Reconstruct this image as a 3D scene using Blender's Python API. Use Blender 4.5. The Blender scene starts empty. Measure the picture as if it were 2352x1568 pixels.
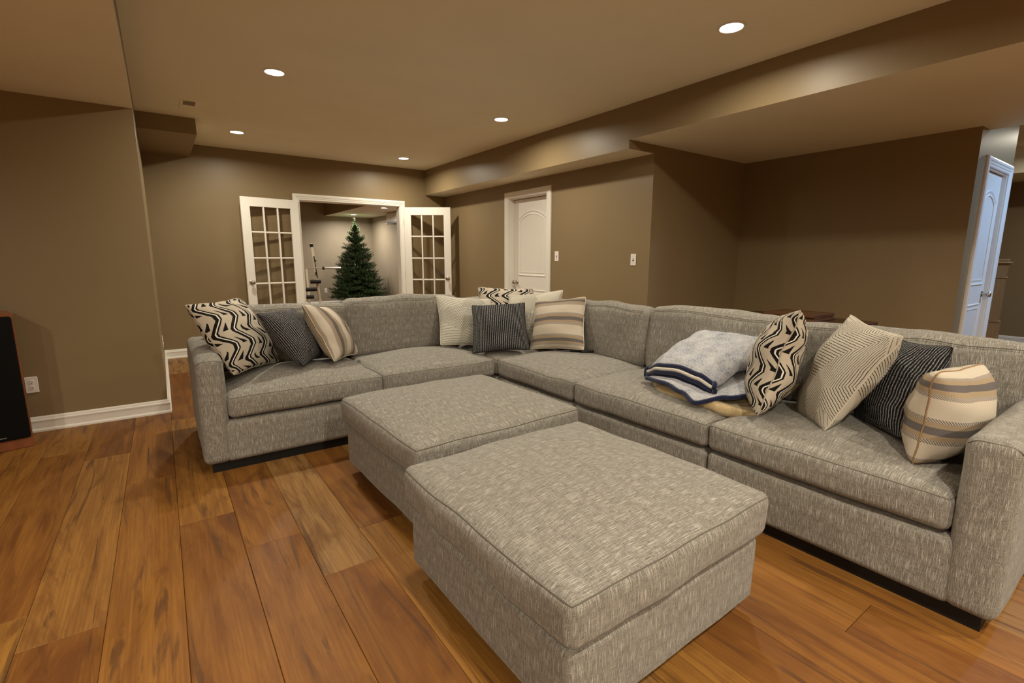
import bpy, bmesh, math, random
from mathutils import Vector, Matrix, Euler, noise
R = math.radians
PI = math.pi
random.seed(7)
sc = bpy.context.scene
COL = sc.collection

# ------------------------------------------------------------------ camera
cd = bpy.data.cameras.new('camera'); cam = bpy.data.objects.new('camera', cd); COL.objects.link(cam)
cd.sensor_width = 36.0; cd.lens = 36.0 * 1120.97 / 2352.0; cd.clip_start = 0.02; cd.clip_end = 100
yaw, pit, rol = 0.619647, -0.171177, 0.002639
f = Vector((math.sin(yaw) * math.cos(pit), math.cos(yaw) * math.cos(pit), math.sin(pit)))
r = f.cross(Vector((0, 0, 1))).normalized(); u = r.cross(f)
r2 = r * math.cos(rol) + u * math.sin(rol); u2 = -r * math.sin(rol) + u * math.cos(rol)
M = Matrix((r2, u2, -f)).transposed().to_4x4(); M.translation = (0, 0, 1.27)
cam.matrix_world = M
sc.camera = cam

# ------------------------------------------------------------------ world and exposure
w = bpy.data.worlds.new('world'); sc.world = w; w.use_nodes = True
w.node_tree.nodes['Background'].inputs[0].default_value = (0.5, 0.6, 0.8, 1)
w.node_tree.nodes['Background'].inputs[1].default_value = 0.02
sc.view_settings.view_transform = 'Standard'; sc.view_settings.look = 'None'
sc.view_settings.gamma = 1.0; sc.view_settings.use_curve_mapping = False
sc.view_settings.exposure = 0.14
sc.cycles.max_bounces = 14; sc.cycles.diffuse_bounces = 8; sc.cycles.transparent_max_bounces = 16
LAMP_W = 21.5
LAMP_COL = (1.0, 0.915, 0.735)
COOL_W = 48.0
COOL_COL = (0.36, 0.61, 1.0)

# ------------------------------------------------------------------ material helpers
class NT:
    def __init__(s, name, rough=0.6, spec=0.3):
        s.mat = bpy.data.materials.new(name); s.mat.use_nodes = True
        s.nt = s.mat.node_tree; s.b = s.nt.nodes['Principled BSDF']
        s.b.inputs['Roughness'].default_value = rough
        s.b.inputs['Specular IOR Level'].default_value = spec
    def n(s, t, **k):
        nd = s.nt.nodes.new(t)
        for a, b in k.items(): setattr(nd, a, b)
        return nd
    def link(s, a, b): s.nt.links.new(a, b)
    def put(s, sock, v):
        if v is None: return
        if hasattr(v, 'is_linked') or isinstance(v, bpy.types.NodeSocket): s.link(v, sock)
        else: sock.default_value = v
    def m(s, op, a, b=None, c=None, clamp=False):
        nd = s.n('ShaderNodeMath', operation=op, use_clamp=clamp)
        s.put(nd.inputs[0], a); s.put(nd.inputs[1], b); s.put(nd.inputs[2], c)
        return nd.outputs[0]
    def mix(s, fac, a, b, blend='MIX'):
        nd = s.n('ShaderNodeMix', data_type='RGBA', blend_type=blend)
        s.put(nd.inputs[0], fac)
        for k, v in ((6, a), (7, b)):
            s.put(nd.inputs[k], (*v, 1) if isinstance(v, tuple) and len(v) == 3 else v)
        return nd.outputs[2]
    def tex(s, which): return s.n('ShaderNodeTexCoord').outputs[which]
    def scale(s, vec, v, loc=(0, 0, 0), rot=(0, 0, 0)):
        nd = s.n('ShaderNodeMapping'); s.link(vec, nd.inputs[0])
        nd.inputs['Scale'].default_value = v; nd.inputs['Location'].default_value = loc
        nd.inputs['Rotation'].default_value = rot
        return nd.outputs[0]
    def noise(s, vec, sc_=1, det=2, rough=0.5, dist=0):
        nd = s.n('ShaderNodeTexNoise'); s.link(vec, nd.inputs['Vector'])
        nd.inputs['Scale'].default_value = sc_; nd.inputs['Detail'].default_value = det
        nd.inputs['Roughness'].default_value = rough; nd.inputs['Distortion'].default_value = dist
        return nd.outputs[0]
    def ramp(s, fac, stops, interp='LINEAR'):
        nd = s.n('ShaderNodeValToRGB'); s.link(fac, nd.inputs[0])
        cr = nd.color_ramp; cr.interpolation = interp
        while len(cr.elements) < len(stops): cr.elements.new(0.5)
        for e, (p, c) in zip(cr.elements, stops):
            e.position = p; e.color = (*c, 1) if len(c) == 3 else c
        return nd.outputs[0]
    def sep(s, v):
        nd = s.n('ShaderNodeSeparateXYZ'); s.link(v, nd.inputs[0]); return nd.outputs
    def comb(s, x, y, z=0.0):
        nd = s.n('ShaderNodeCombineXYZ')
        for k, v in enumerate((x, y, z)): s.put(nd.inputs[k], v)
        return nd.outputs[0]
    def col(s, c): s.put(s.b.inputs['Base Color'], (*c, 1) if isinstance(c, tuple) else c)
    def bump(s, h, strength=0.3, dist=0.002):
        nd = s.n('ShaderNodeBump'); s.link(h, nd.inputs['Height'])
        nd.inputs['Strength'].default_value = strength; nd.inputs['Distance'].default_value = dist
        s.link(nd.outputs[0], s.b.inputs['Normal'])

MAT = {}
def paint(name, c, rough=0.55, spec=0.25, bump=0.08, var=0.05):
    t = NT(name, rough, spec)
    o = t.tex('Object')
    nz = t.noise(o, 2.2, 3)
    c1 = tuple(x * (1 - var) for x in c); c2 = tuple(x * (1 + var) for x in c)
    t.col(t.mix(nz, c1, c2))
    t.bump(t.noise(o, 260, 3), bump, 0.001)
    MAT[name] = t.mat
paint('wall', (0.245, 0.178, 0.095), 0.42, 0.35)
paint('wallfar', (0.36, 0.30, 0.22), 0.5, 0.3)
paint('ceil', (0.86, 0.85, 0.70), 0.8, 0.15)
paint('ceilfar', (0.80, 0.77, 0.70), 0.8, 0.15)
paint('white', (0.80, 0.775, 0.72), 0.32, 0.45, 0.03, 0.01)
paint('doorwhite', (0.80, 0.775, 0.72), 0.4, 0.4, 0.10, 0.015)
paint('plate', (0.82, 0.78, 0.74), 0.3, 0.5, 0.0, 0.01)
paint('black_cloth', (0.006, 0.006, 0.006), 0.9, 0.1, 0.3, 0.2)
paint('black_rubber', (0.012, 0.012, 0.013), 0.55, 0.4, 0.1, 0.2)
paint('black_plastic', (0.010, 0.010, 0.012), 0.3, 0.5, 0.0, 0.1)
paint('button', (0.10, 0.10, 0.11), 0.4, 0.5, 0.0, 0.1)
paint('plinth', (0.008, 0.007, 0.006), 0.6, 0.3, 0.0, 0.1)
paint('slot', (0.03, 0.025, 0.02), 0.6, 0.2, 0.0, 0.1)
paint('ventgrey', (0.55, 0.50, 0.40), 0.5, 0.3, 0.0, 0.05)
paint('trunk', (0.05, 0.03, 0.015), 0.9, 0.1, 0.4, 0.3)
paint('silver_text', (0.45, 0.44, 0.42), 0.35, 0.5, 0, 0.01)
paint('railgrey', (0.10, 0.10, 0.11), 0.35, 0.5, 0, 0.05)
paint('creampost', (0.72, 0.66, 0.52), 0.35, 0.4, 0, 0.02)

def metal(name, c, rough):
    t = NT(name, rough); t.b.inputs['Metallic'].default_value = 1.0
    o = t.tex('Object'); t.col(t.mix(t.noise(o, 40, 2), tuple(x * .92 for x in c), c)); MAT[name] = t.mat
metal('nickel', (0.55, 0.50, 0.43), 0.28)
metal('chrome', (0.92, 0.92, 0.93), 0.38)

t = NT('lens', 0.4); t.col((1.0, 0.98, 0.95))
t.b.inputs['Emission Color'].default_value = (1.0, 0.93, 0.82, 1); t.b.inputs['Emission Strength'].default_value = 14.0
MAT['lens'] = t.mat
t = NT('coollens', 0.4); t.col((1, 1, 1))
t.b.inputs['Emission Color'].default_value = (0.85, 0.93, 1.0, 1); t.b.inputs['Emission Strength'].default_value = 12.0
MAT['coollens'] = t.mat

t = NT('glass', 0.02)
g = t.n('ShaderNodeBsdfGlass'); g.inputs['IOR'].default_value = 1.0; g.inputs['Roughness'].default_value = 0.0
g.inputs['Color'].default_value = (0.93, 0.94, 0.92, 1)
tr = t.n('ShaderNodeBsdfTransparent'); tr.inputs[0].default_value = (0.985, 0.985, 0.98, 1)
gl = t.n('ShaderNodeBsdfGlossy'); gl.inputs['Roughness'].default_value = 0.02
lw = t.n('ShaderNodeLayerWeight'); lw.inputs[0].default_value = .5
frs = t.m('MULTIPLY_ADD', t.m('POWER', lw.outputs['Facing'], 4.0), 0.9, 0.045)
mx = t.n('ShaderNodeMixShader'); t.link(frs, mx.inputs[0]); t.link(tr.outputs[0], mx.inputs[1]); t.link(gl.outputs[0], mx.inputs[2])
t.link(mx.outputs[0], t.nt.nodes['Material Output'].inputs[0])
t.nt.nodes.remove(g)
MAT['glass'] = t.mat

# sofa tweed: pale and dark threads, streaks along V
def tweed(name, dark, mid, light):
    t = NT(name, 0.92, 0.12)
    uv = t.tex('UV')
    warp = t.noise(t.scale(uv, (720, 17, 1)), 1, 2, .6)
    warp2 = t.noise(t.scale(uv, (600, 40, 1), (2, 7, 0)), 1, 2, .6)
    weft = t.noise(t.scale(uv, (26, 720, 1), (5, 3, 0)), 1, 2, .6)
    spk = t.noise(t.scale(uv, (760, 620, 1), (1, 9, 0)), 1, 2, .6)
    big = t.noise(t.scale(uv, (30, 30, 1), (4, 4, 0)), 1, 2, .6)
    dk = t.ramp(spk, [(0.43, (1, 1, 1)), (0.53, (0, 0, 0))])
    dw = t.ramp(warp2, [(0.38, (1, 1, 1)), (0.50, (0, 0, 0))])
    l1 = t.ramp(warp, [(0.55, (0, 0, 0)), (0.62, (1, 1, 1))])
    l2 = t.ramp(weft, [(0.54, (0, 0, 0)), (0.63, (1, 1, 1))])
    c = t.mix(t.m('MULTIPLY', dk, 0.95), mid, dark)
    c = t.mix(t.m('MULTIPLY', dw, 0.55), c, dark)
    c = t.mix(t.m('MULTIPLY', l2, 0.30), c, light)
    c = t.mix(t.m('MULTIPLY', l1, 0.62), c, light)
    c = t.mix(1.0, c, t.m('MULTIPLY_ADD', big, 0.30, 0.85), 'MULTIPLY')
    t.col(c)
    t.bump(t.m('ADD', t.m('MULTIPLY', warp, .6), t.m('ADD', t.m('MULTIPLY', spk, .5), t.m('MULTIPLY', weft, .3))), 0.5, 0.003)
    t.b.inputs['Sheen Weight'].default_value = 0.15
    MAT[name] = t.mat
tweed('tweed', (0.058, 0.050, 0.041), (0.300, 0.279, 0.241), (0.62, 0.592, 0.536))
tweed('tweed_seam_or_shade', (0.045, 0.038, 0.030), (0.15, 0.135, 0.112), (0.30, 0.28, 0.24))

# --- plank wood
t = NT('wood', 0.45, 0.22)
ob = t.tex('Object'); oi = t.n('ShaderNodeObjectInfo'); rnd = oi.outputs['Random']
off = t.comb(t.m('MULTIPLY', rnd, 37.0), t.m('MULTIPLY', rnd, 91.0), t.m('MULTIPLY', rnd, 13.0))
va = t.n('ShaderNodeVectorMath', operation='ADD'); t.link(ob, va.inputs[0]); t.link(off, va.inputs[1]); v0 = va.outputs[0]
gr = t.noise(t.scale(v0, (24, 1.5, 1)), 1, 5, .65, .7)
gr2 = t.noise(t.scale(v0, (150, 3.0, 1)), 1, 3, .6, .4)
pat = t.noise(t.scale(v0, (5, 1.1, 1)), 1, 5, .62, 1.8)
crk = t.noise(t.scale(v0, (11, .9, 1), (3, 7, 0)), 1, 5, .6, 1.9)
crk2 = t.noise(t.scale(v0, (34, 1.1, 1), (1, 2, 0)), 1, 4, .6, 2.2)
wv = t.n('ShaderNodeTexWave'); wv.wave_type = 'BANDS'; wv.bands_direction = 'X'
t.link(t.scale(v0, (9, .55, 1)), wv.inputs['Vector']); wv.inputs['Scale'].default_value = 2.2; wv.inputs['Distortion'].default_value = 9.0; wv.inputs['Detail'].default_value = 2.0; wv.inputs['Detail Scale'].default_value = .7
tone = t.ramp(rnd, [(0.0, (0.150, 0.054, 0.013)), (0.2, (0.27, 0.112, 0.024)), (0.4, (0.36, 0.180, 0.042)), (0.55, (0.185, 0.070, 0.017)), (0.75, (0.32, 0.145, 0.031)), (0.88, (0.33, 0.205, 0.090)), (1.0, (0.40, 0.205, 0.062))])
c = t.mix(t.m('MULTIPLY', t.ramp(pat, [(0.40, (0, 0, 0)), (0.62, (1, 1, 1))]), 0.38), tone, (0.41, 0.195, 0.045))
c = t.mix(t.m('MULTIPLY', t.ramp(pat, [(0.33, (1, 1, 1)), (0.46, (0, 0, 0))]), 0.68), c, (0.135, 0.050, 0.015))
c = t.mix(t.m('MULTIPLY', t.ramp(gr, [(0.40, (1, 1, 1)), (0.58, (0, 0, 0))]), 0.42), c, (0.15, 0.056, 0.018))
c = t.mix(t.m('MULTIPLY', wv.outputs[0], 0.16), c, (0.13, 0.052, 0.018))
c = t.mix(t.m('MULTIPLY', t.ramp(gr2, [(0.38, (1, 1, 1)), (0.58, (0, 0, 0))]), 0.25), c, (0.13, 0.050, 0.018))
c = t.mix(t.m('MULTIPLY', t.ramp(crk, [(0.555, (0, 0, 0)), (0.66, (1, 1, 1))]), 0.70), c, (0.085, 0.040, 0.020))
c = t.mix(t.m('MULTIPLY', t.ramp(crk2, [(0.675, (0, 0, 0)), (0.71, (1, 1, 1))]), 0.8), c, (0.05, 0.024, 0.013))
t.col(t.mix(1.0, c, (0.90, 0.87, 0.74), 'MULTIPLY'))
t.put(t.b.inputs['Roughness'], t.m('MULTIPLY_ADD', gr2, 0.16, 0.44))
t.bump(t.m('ADD', gr2, gr), 0.10, 0.001)
MAT['wood'] = t.mat

def grainwood(name, c1, c2, rough=0.4, axis=(40, 3, 40)):
    t = NT(name, rough, 0.4); o = t.tex('Object')
    g = t.noise(t.scale(o, axis), 1, 4, .6, .5)
    t.col(t.mix(g, c1, c2)); t.bump(g, .08, .001); MAT[name] = t.mat
grainwood('cherry', (0.16, 0.045, 0.014), (0.30, 0.10, 0.035), .35, (50, 50, 4))
grainwood('darkwood', (0.045, 0.018, 0.008), (0.11, 0.045, 0.018), .35, (30, 3, 30))
grainwood('boardwood', (0.08, 0.034, 0.014), (0.17, 0.075, 0.032), .4, (30, 3, 30))
grainwood('oak', (0.20, 0.105, 0.038), (0.34, 0.19, 0.075), .35, (60, 60, 4))

# --- pillow covers (UV in metres)
def tri(t, x, p):   # triangle wave 0..1
    fz = t.m('FRACT', t.m('DIVIDE', x, p)); return t.m('ABSOLUTE', t.m('MULTIPLY_ADD', fz, 2.0, -1.0))
def between(t, x, a, b): return t.m('MULTIPLY', t.m('GREATER_THAN', x, a), t.m('LESS_THAN', x, b))
def mx_(t, *a):
    o = a[0]
    for k in a[1:]: o = t.m('MAXIMUM', o, k)
    return o
def weave(t, uv, s=0.18):
    return t.m('MULTIPLY_ADD', t.noise(t.scale(uv, (60, 500, 1)), 1, 2), s, 1 - s / 2)

t = NT('zigzag', 0.9, 0.1)
uv = t.tex('UV'); X, Y, _ = t.sep(uv)
jx = t.m('MULTIPLY_ADD', t.noise(t.scale(uv, (130, 130, 1)), 1, 2), 0.006, -0.003)
U = t.m('ADD', t.m('ADD', X, jx), 3.0); V = t.m('ADD', Y, 3.02)
tw = tri(t, V, 0.21)
tw = t.m('MINIMUM', t.m('MAXIMUM', t.m('MULTIPLY_ADD', tw, 1.35, -.12), 0.0), 1.0)
U2 = t.m('SUBTRACT', U, t.m('MULTIPLY', tw, 0.090))
mm = t.m('MULTIPLY', t.m('FRACT', t.m('DIVIDE', U2, 0.150)), 0.150)
b1 = between(t, mm, 0.0, 0.028); b2 = between(t, mm, 0.0385, 0.0535); wht = between(t, mm, 0.026, 0.040)
colid = t.m('FLOOR', t.m('DIVIDE', U2, 0.150))
vv = t.m('ADD', V, t.m('MULTIPLY', colid, 0.037))
w1 = t.m('MULTIPLY', t.m('FRACT', t.m('DIVIDE', vv, 0.105)), 0.105)
dd = t.m('SUBTRACT', mm, 0.088)
trg = t.m('MULTIPLY', between(t, w1, 0.012, 0.064), t.m('MULTIPLY', t.m('GREATER_THAN', dd, 0.0), t.m('LESS_THAN', dd, t.m('MULTIPLY_ADD', w1, -0.80, 0.056))))
blk = mx_(t, b1, b2, trg)
base = t.mix(t.m('MULTIPLY', t.noise(t.scale(uv, (9, 9, 1)), 1, 2), .9), (0.40, 0.345, 0.275), (0.58, 0.515, 0.425))
c = t.mix(wht, base, (0.74, 0.70, 0.62)); c = t.mix(blk, c, (0.010, 0.009, 0.009))
t.col(t.mix(1.0, c, weave(t, uv), 'MULTIPLY')); t.bump(t.noise(t.scale(uv, (90, 600, 1)), 1, 2), .3, .001)
MAT['zigzag'] = t.mat

def hatchmat(name, base, seed):
    t = NT(name, 0.9, 0.1)
    uv = t.tex('UV')
    vo = t.n('ShaderNodeTexVoronoi'); vo.voronoi_dimensions = '2D'
    vo.inputs['Scale'].default_value = 1.0
    t.link(t.scale(uv, (4.2, 4.2, 1), (seed, seed * .7, 0)), vo.inputs['Vector'])
    rr, gg, bb = t.sep(vo.outputs['Color'])
    ang = t.m('MULTIPLY', t.m('FLOOR', t.m('MULTIPLY', rr, 6.0)), PI / 6)
    X, Y, _ = t.sep(uv)
    jit = t.m('MULTIPLY_ADD', t.noise(t.scale(uv, (40, 40, 1)), 1, 2), 0.006, -0.003)
    p = t.m('ADD', t.m('ADD', t.m('MULTIPLY', X, t.m('COSINE', ang)), t.m('MULTIPLY', Y, t.m('SINE', ang))), jit)
    freq = t.m('MULTIPLY_ADD', t.m('GREATER_THAN', gg, 0.55), -40.0, 76.0)
    fz = t.m('FRACT', t.m('MULTIPLY', t.m('ADD', p, 4.0), freq))
    ln = t.m('LESS_THAN', fz, t.m('MULTIPLY', freq, 0.0030))
    ln = t.m('MULTIPLY', ln, t.m('LESS_THAN', bb, 0.86))
    bs = t.mix(t.noise(t.scale(uv, (8, 8, 1)), 1, 2), tuple(x * .92 for x in base), base)
    c = t.mix(ln, bs, (0.028, 0.026, 0.024))
    t.col(t.mix(1.0, c, weave(t, uv, .12), 'MULTIPLY')); t.bump(t.noise(t.scale(uv, (90, 600, 1)), 1, 2), .25, .001)
    MAT[name] = t.mat
hatchmat('hatch', (0.53, 0.485, 0.41), 3.3)
hatchmat('hatchb', (0.56, 0.54, 0.47), 8.1)
hatchmat('hatchc', (0.58, 0.55, 0.47), 5.9)

t = NT('knit', 0.95, 0.08)
uv = t.tex('UV'); X, Y, _ = t.sep(uv)
rib = tri(t, t.m('ADD', X, t.m('MULTIPLY_ADD', t.noise(t.scale(uv, (30, 12, 1)), 1, 2), .004, 2.0)), 0.0155)
st = t.noise(t.scale(uv, (210, 110, 1)), 1, 3, .7)
v = t.m('ADD', t.m('MULTIPLY', rib, 0.42), t.m('MULTIPLY', st, 0.75))
t.col(t.ramp(v, [(0.38, (0.006, 0.006, 0.007)), (0.55, (0.020, 0.020, 0.022)), (0.68, (0.10, 0.10, 0.105)), (0.80, (0.38, 0.375, 0.37))]))
t.bump(v, 0.9, 0.006); MAT['knit'] = t.mat

def stripemat(name, axis):
    t = NT(name, 0.9, 0.1)
    uv = t.tex('UV'); X, Y, _ = t.sep(uv)
    S, Tn = (Y, X) if axis == 'h' else (X, Y)
    P = 0.185
    fz = t.m('FRACT', t.m('DIVIDE', t.m('ADD', S, 2.0 * P + .045), P))
    cream = (0.54, 0.48, 0.395); tan = (0.34, 0.262, 0.175); grey = (0.135, 0.12, 0.118); pale = (0.46, 0.40, 0.33)
    c = t.ramp(fz, [(0.0, cream), (0.40, pale), (0.50, tan), (0.61, grey), (0.775, tan), (0.885, pale), (0.965, cream)], 'CONSTANT')
    hb = t.m('ADD', between(t, fz, 0.40, 0.50), between(t, fz, 0.885, 0.965))
    dg = t.m('FRACT', t.m('MULTIPLY', t.m('ADD', t.m('ADD', S, Tn), 4.0), 105.0))
    hl = t.m('MULTIPLY', hb, t.m('LESS_THAN', dg, 0.36))
    c = t.mix(hl, c, (0.10, 0.09, 0.10))
    c = t.mix(1.0, c, t.m('MULTIPLY_ADD', t.noise(t.scale(uv, (400, 400, 1)), 1, 2), .5, .75), 'MULTIPLY')
    t.col(c); t.bump(t.noise(t.scale(uv, (300, 300, 1)), 1, 2), .35, .001)
    MAT[name] = t.mat
stripemat('stripeh', 'h'); stripemat('stripev', 'v')
paint('pipetan', (0.30, 0.19, 0.095), .9, .1, .2, .15)
paint('pipecream', (0.60, 0.55, 0.46), .9, .1, .2, .1)
paint('pipelinen', (0.40, 0.35, 0.285), .9, .1, .2, .15)
paint('pipeblack', (0.015, 0.014, 0.014), .9, .1, .2, .1)

t = NT('sherpa', 0.95, 0.05); o = t.tex('Object')
n1 = t.noise(o, 140, 4, .7); n2 = t.noise(o, 16, 3, .6)
v = t.m('ADD', t.m('MULTIPLY', n1, .7), t.m('MULTIPLY', n2, .35))
t.col(t.ramp(v, [(0.36, (0.13, 0.16, 0.27)), (0.47, (0.38, 0.40, 0.46)), (0.60, (0.60, 0.60, 0.62))])); t.bump(v, .9, .012)
t.b.inputs['Sheen Weight'].default_value = .3
MAT['sherpa'] = t.mat
def plush(name, c):
    t = NT(name, 0.95, 0.05); o = t.tex('Object'); n1 = t.noise(o, 60, 4, .7)
    t.col(t.mix(n1, tuple(x * .6 for x in c), c)); t.bump(n1, .6, .008); t.b.inputs['Sheen Weight'].default_value = .3; MAT[name] = t.mat
plush('creamplush', (0.62, 0.47, 0.26)); plush('navy', (0.016, 0.022, 0.065)); plush('whitetrim', (0.70, 0.66, 0.57))
t = NT('needles', 0.7, 0.2); o = t.tex('Object')
t.col(t.ramp(t.noise(o, 30, 2), [(0.3, (0.045, 0.085, 0.038)), (0.6, (0.10, 0.17, 0.070)), (0.8, (0.20, 0.28, 0.13))])); MAT['needles'] = t.mat

# ------------------------------------------------------------------ object helpers
def tag(o, label=None, cat=None, group=None, kind=None):
    if label: o['label'] = label
    if cat: o['category'] = cat
    if group: o['group'] = group
    if kind: o['kind'] = kind
    return o
def empty(name, loc=(0, 0, 0), rot=(0, 0, 0)):
    o = bpy.data.objects.new(name, None); COL.objects.link(o); o.location = loc; o.rotation_euler = rot
    o.empty_display_size = .1; return o
def addmesh(name, me, mat, parent=None):
    if mat and not me.materials: me.materials.append(MAT[mat])
    o = bpy.data.objects.new(name, me); COL.objects.link(o)
    if parent: o.parent = parent
    return o
def pydata(name, verts, faces, mat, parent=None, smooth=False, uvs=None):
    me = bpy.data.meshes.new(name); me.from_pydata([tuple(v) for v in verts], [], faces); me.update()
    if uvs:
        l = me.uv_layers.new(name='UVMap')
        for i, q in enumerate(uvs): l.data[i].uv = q
    if smooth: me.polygons.foreach_set('use_smooth', [True] * len(me.polygons))
    return addmesh(name, me, mat, parent)

class MB:
    """collects hard-edged geometry into one bmesh"""
    def __init__(s): s.bm = bmesh.new()
    def box(s, x0, x1, y0, y1, z0, z1, bev=0.0, mat=None, seg=1):
        t = bmesh.new(); bmesh.ops.create_cube(t, size=1)
        bmesh.ops.scale(t, vec=(x1 - x0, y1 - y0, z1 - z0), verts=t.verts)
        bmesh.ops.translate(t, vec=((x0 + x1) / 2, (y0 + y1) / 2, (z0 + z1) / 2), verts=t.verts)
        if bev: bmesh.ops.bevel(t, geom=t.edges[:], offset=bev, segments=seg, affect='EDGES', profile=.5)
        s.join(t, mat); return s
    def join(s, t, mat=None):
        if mat is not None: t.transform(mat)
        me = bpy.data.meshes.new('tmp'); t.to_mesh(me); t.free(); s.bm.from_mesh(me); bpy.data.meshes.remove(me)
    def lathe(s, prof, seg=24, mat=None, cap=True):
        """prof: (radius, z) pairs, around local z"""
        t = bmesh.new(); rings = []
        for rr, z in prof: rings.append([t.verts.new((rr * math.cos(2 * PI * k / seg), rr * math.sin(2 * PI * k / seg), z)) for k in range(seg)])
        for a, b in zip(rings, rings[1:]):
            for k in range(seg): t.faces.new((a[k], a[(k + 1) % seg], b[(k + 1) % seg], b[k]))
        if cap:
            t.faces.new(rings[0][::-1]); t.faces.new(rings[-1])
        bmesh.ops.recalc_face_normals(t, faces=t.faces)
        s.join(t, mat); return s
    def cyl(s, p, q, rad, seg=16, rad2=None):
        p = Vector(p); q = Vector(q); d = q - p
        m = Matrix.Translation(p) @ d.to_track_quat('Z', 'Y').to_matrix().to_4x4()
        return s.lathe([(rad, 0), (rad if rad2 is None else rad2, d.length)], seg, m)
    def tube(s, pts, rad, seg=8, closed=False, flat=1.0):
        pts = [Vector(p) for p in pts]; n = len(pts); t = bmesh.new(); rings = []
        up = Vector((0, 0, 1))
        for i in range(n):
            a = pts[(i - 1) % n] if closed or i else pts[i]; b = pts[(i + 1) % n] if closed or i < n - 1 else pts[i]
            d = (b - a).normalized(); x = d.cross(up)
            if x.length < 1e-3: x = d.cross(Vector((1, 0, 0)))
            x.normalize(); y = d.cross(x)
            rings.append([t.verts.new(pts[i] + rad * (x * math.cos(2 * PI * k / seg) + y * flat * math.sin(2 * PI * k / seg))) for k in range(seg)])
        for i in range(n if closed else n - 1):
            a, b = rings[i], rings[(i + 1) % n]
            for k in range(seg): t.faces.new((a[k], a[(k + 1) % seg], b[(k + 1) % seg], b[k]))
        if not closed: t.faces.new(rings[0][::-1]); t.faces.new(rings[-1])
        bmesh.ops.recalc_face_normals(t, faces=t.faces)
        s.join(t); return s
    def build(s, name, mat, parent=None, smooth=False, angle=None):
        me = bpy.data.meshes.new(name); s.bm.to_mesh(me); s.bm.free()
        if smooth:
            me.polygons.foreach_set('use_smooth', [True] * len(me.polygons))
            if angle: me.set_sharp_from_angle(angle=R(angle))
        return addmesh(name, me, mat, parent)

def boxobj(name, x0, x1, y0, y1, z0, z1, mat, parent=None, bev=0.0):
    return MB().box(x0, x1, y0, y1, z0, z1, bev).build(name, mat, parent)
def struct(o, label, cat): return tag(o, label, cat, kind='structure')

def sweep(name, path, prof, to3d, mat, parent=None, closed=False):
    """mitred sweep of a profile (lateral, height) along a 2-D path; lateral goes to the left of the path"""
    n = len(path); P = [Vector(p) for p in path]; rows = []
    for i in range(n):
        def nrm(a, b): d = (b - a).normalized(); return Vector((-d.y, d.x))
        ns = []
        if i > 0 or closed: ns.append(nrm(P[(i - 1) % n], P[i]))
        if i < n - 1 or closed: ns.append(nrm(P[i], P[(i + 1) % n]))
        if len(ns) == 2:
            m = (ns[0] + ns[1]).normalized(); m = m / max(.2, m.dot(ns[0]))
        else: m = ns[0]
        rows.append([to3d(P[i].x + m.x * a, P[i].y + m.y * a, b) for a, b in prof])
    k = len(prof); verts = [v for rw in rows for v in rw]; faces = []
    for i in range(n if closed else n - 1):
        j = (i + 1) % n
        for q in range(k):
            q2 = (q + 1) % k
            faces.append((i * k + q, i * k + q2, j * k + q2, j * k + q))
    if not closed: faces.append(tuple(range(k))[::-1]); faces.append(tuple((n - 1) * k + q for q in range(k)))
    o = pydata(name, verts, faces, mat, parent)
    bm = bmesh.new(); bm.from_mesh(o.data); bmesh.ops.recalc_face_normals(bm, faces=bm.faces); bm.to_mesh(o.data); bm.free()
    return o

# ------------------------------------------------------------------ soft upholstery
def axis_coords(h, rad, n, k):
    inner = [-(h - rad) + 2 * (h - rad) * i / n for i in range(n + 1)]
    arc = [(h - rad) + rad * math.tan(PI / 4 * (i + 1) / k) for i in range(k)]
    return [-a for a in reversed(arc)] + inner + arc
def soft_deform(half, crown=0.0, belly=0.0, bulge=0.0, rnd=0.0, seed=0, under=0.0):
    hx, hy, hz = half
    def fn(p):
        x, y, z = p; a = max(0, 1 - abs(x / hx) ** 2.4); b = max(0, 1 - abs(y / hy) ** 2.4); c = max(0, 1 - abs(z / hz) ** 2.4)
        q = Vector((x + bulge * (x / hx) * b * c, y + bulge * (y / hy) * a * c,
                    z + (crown if z > 0 else under) * (z / hz) * a * b))
        if rnd:
            nz = noise.noise_vector(Vector((x * 5 + seed * 3.1, y * 5 + seed, z * 5)))
            q += nz * rnd
        return q
    return fn
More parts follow.
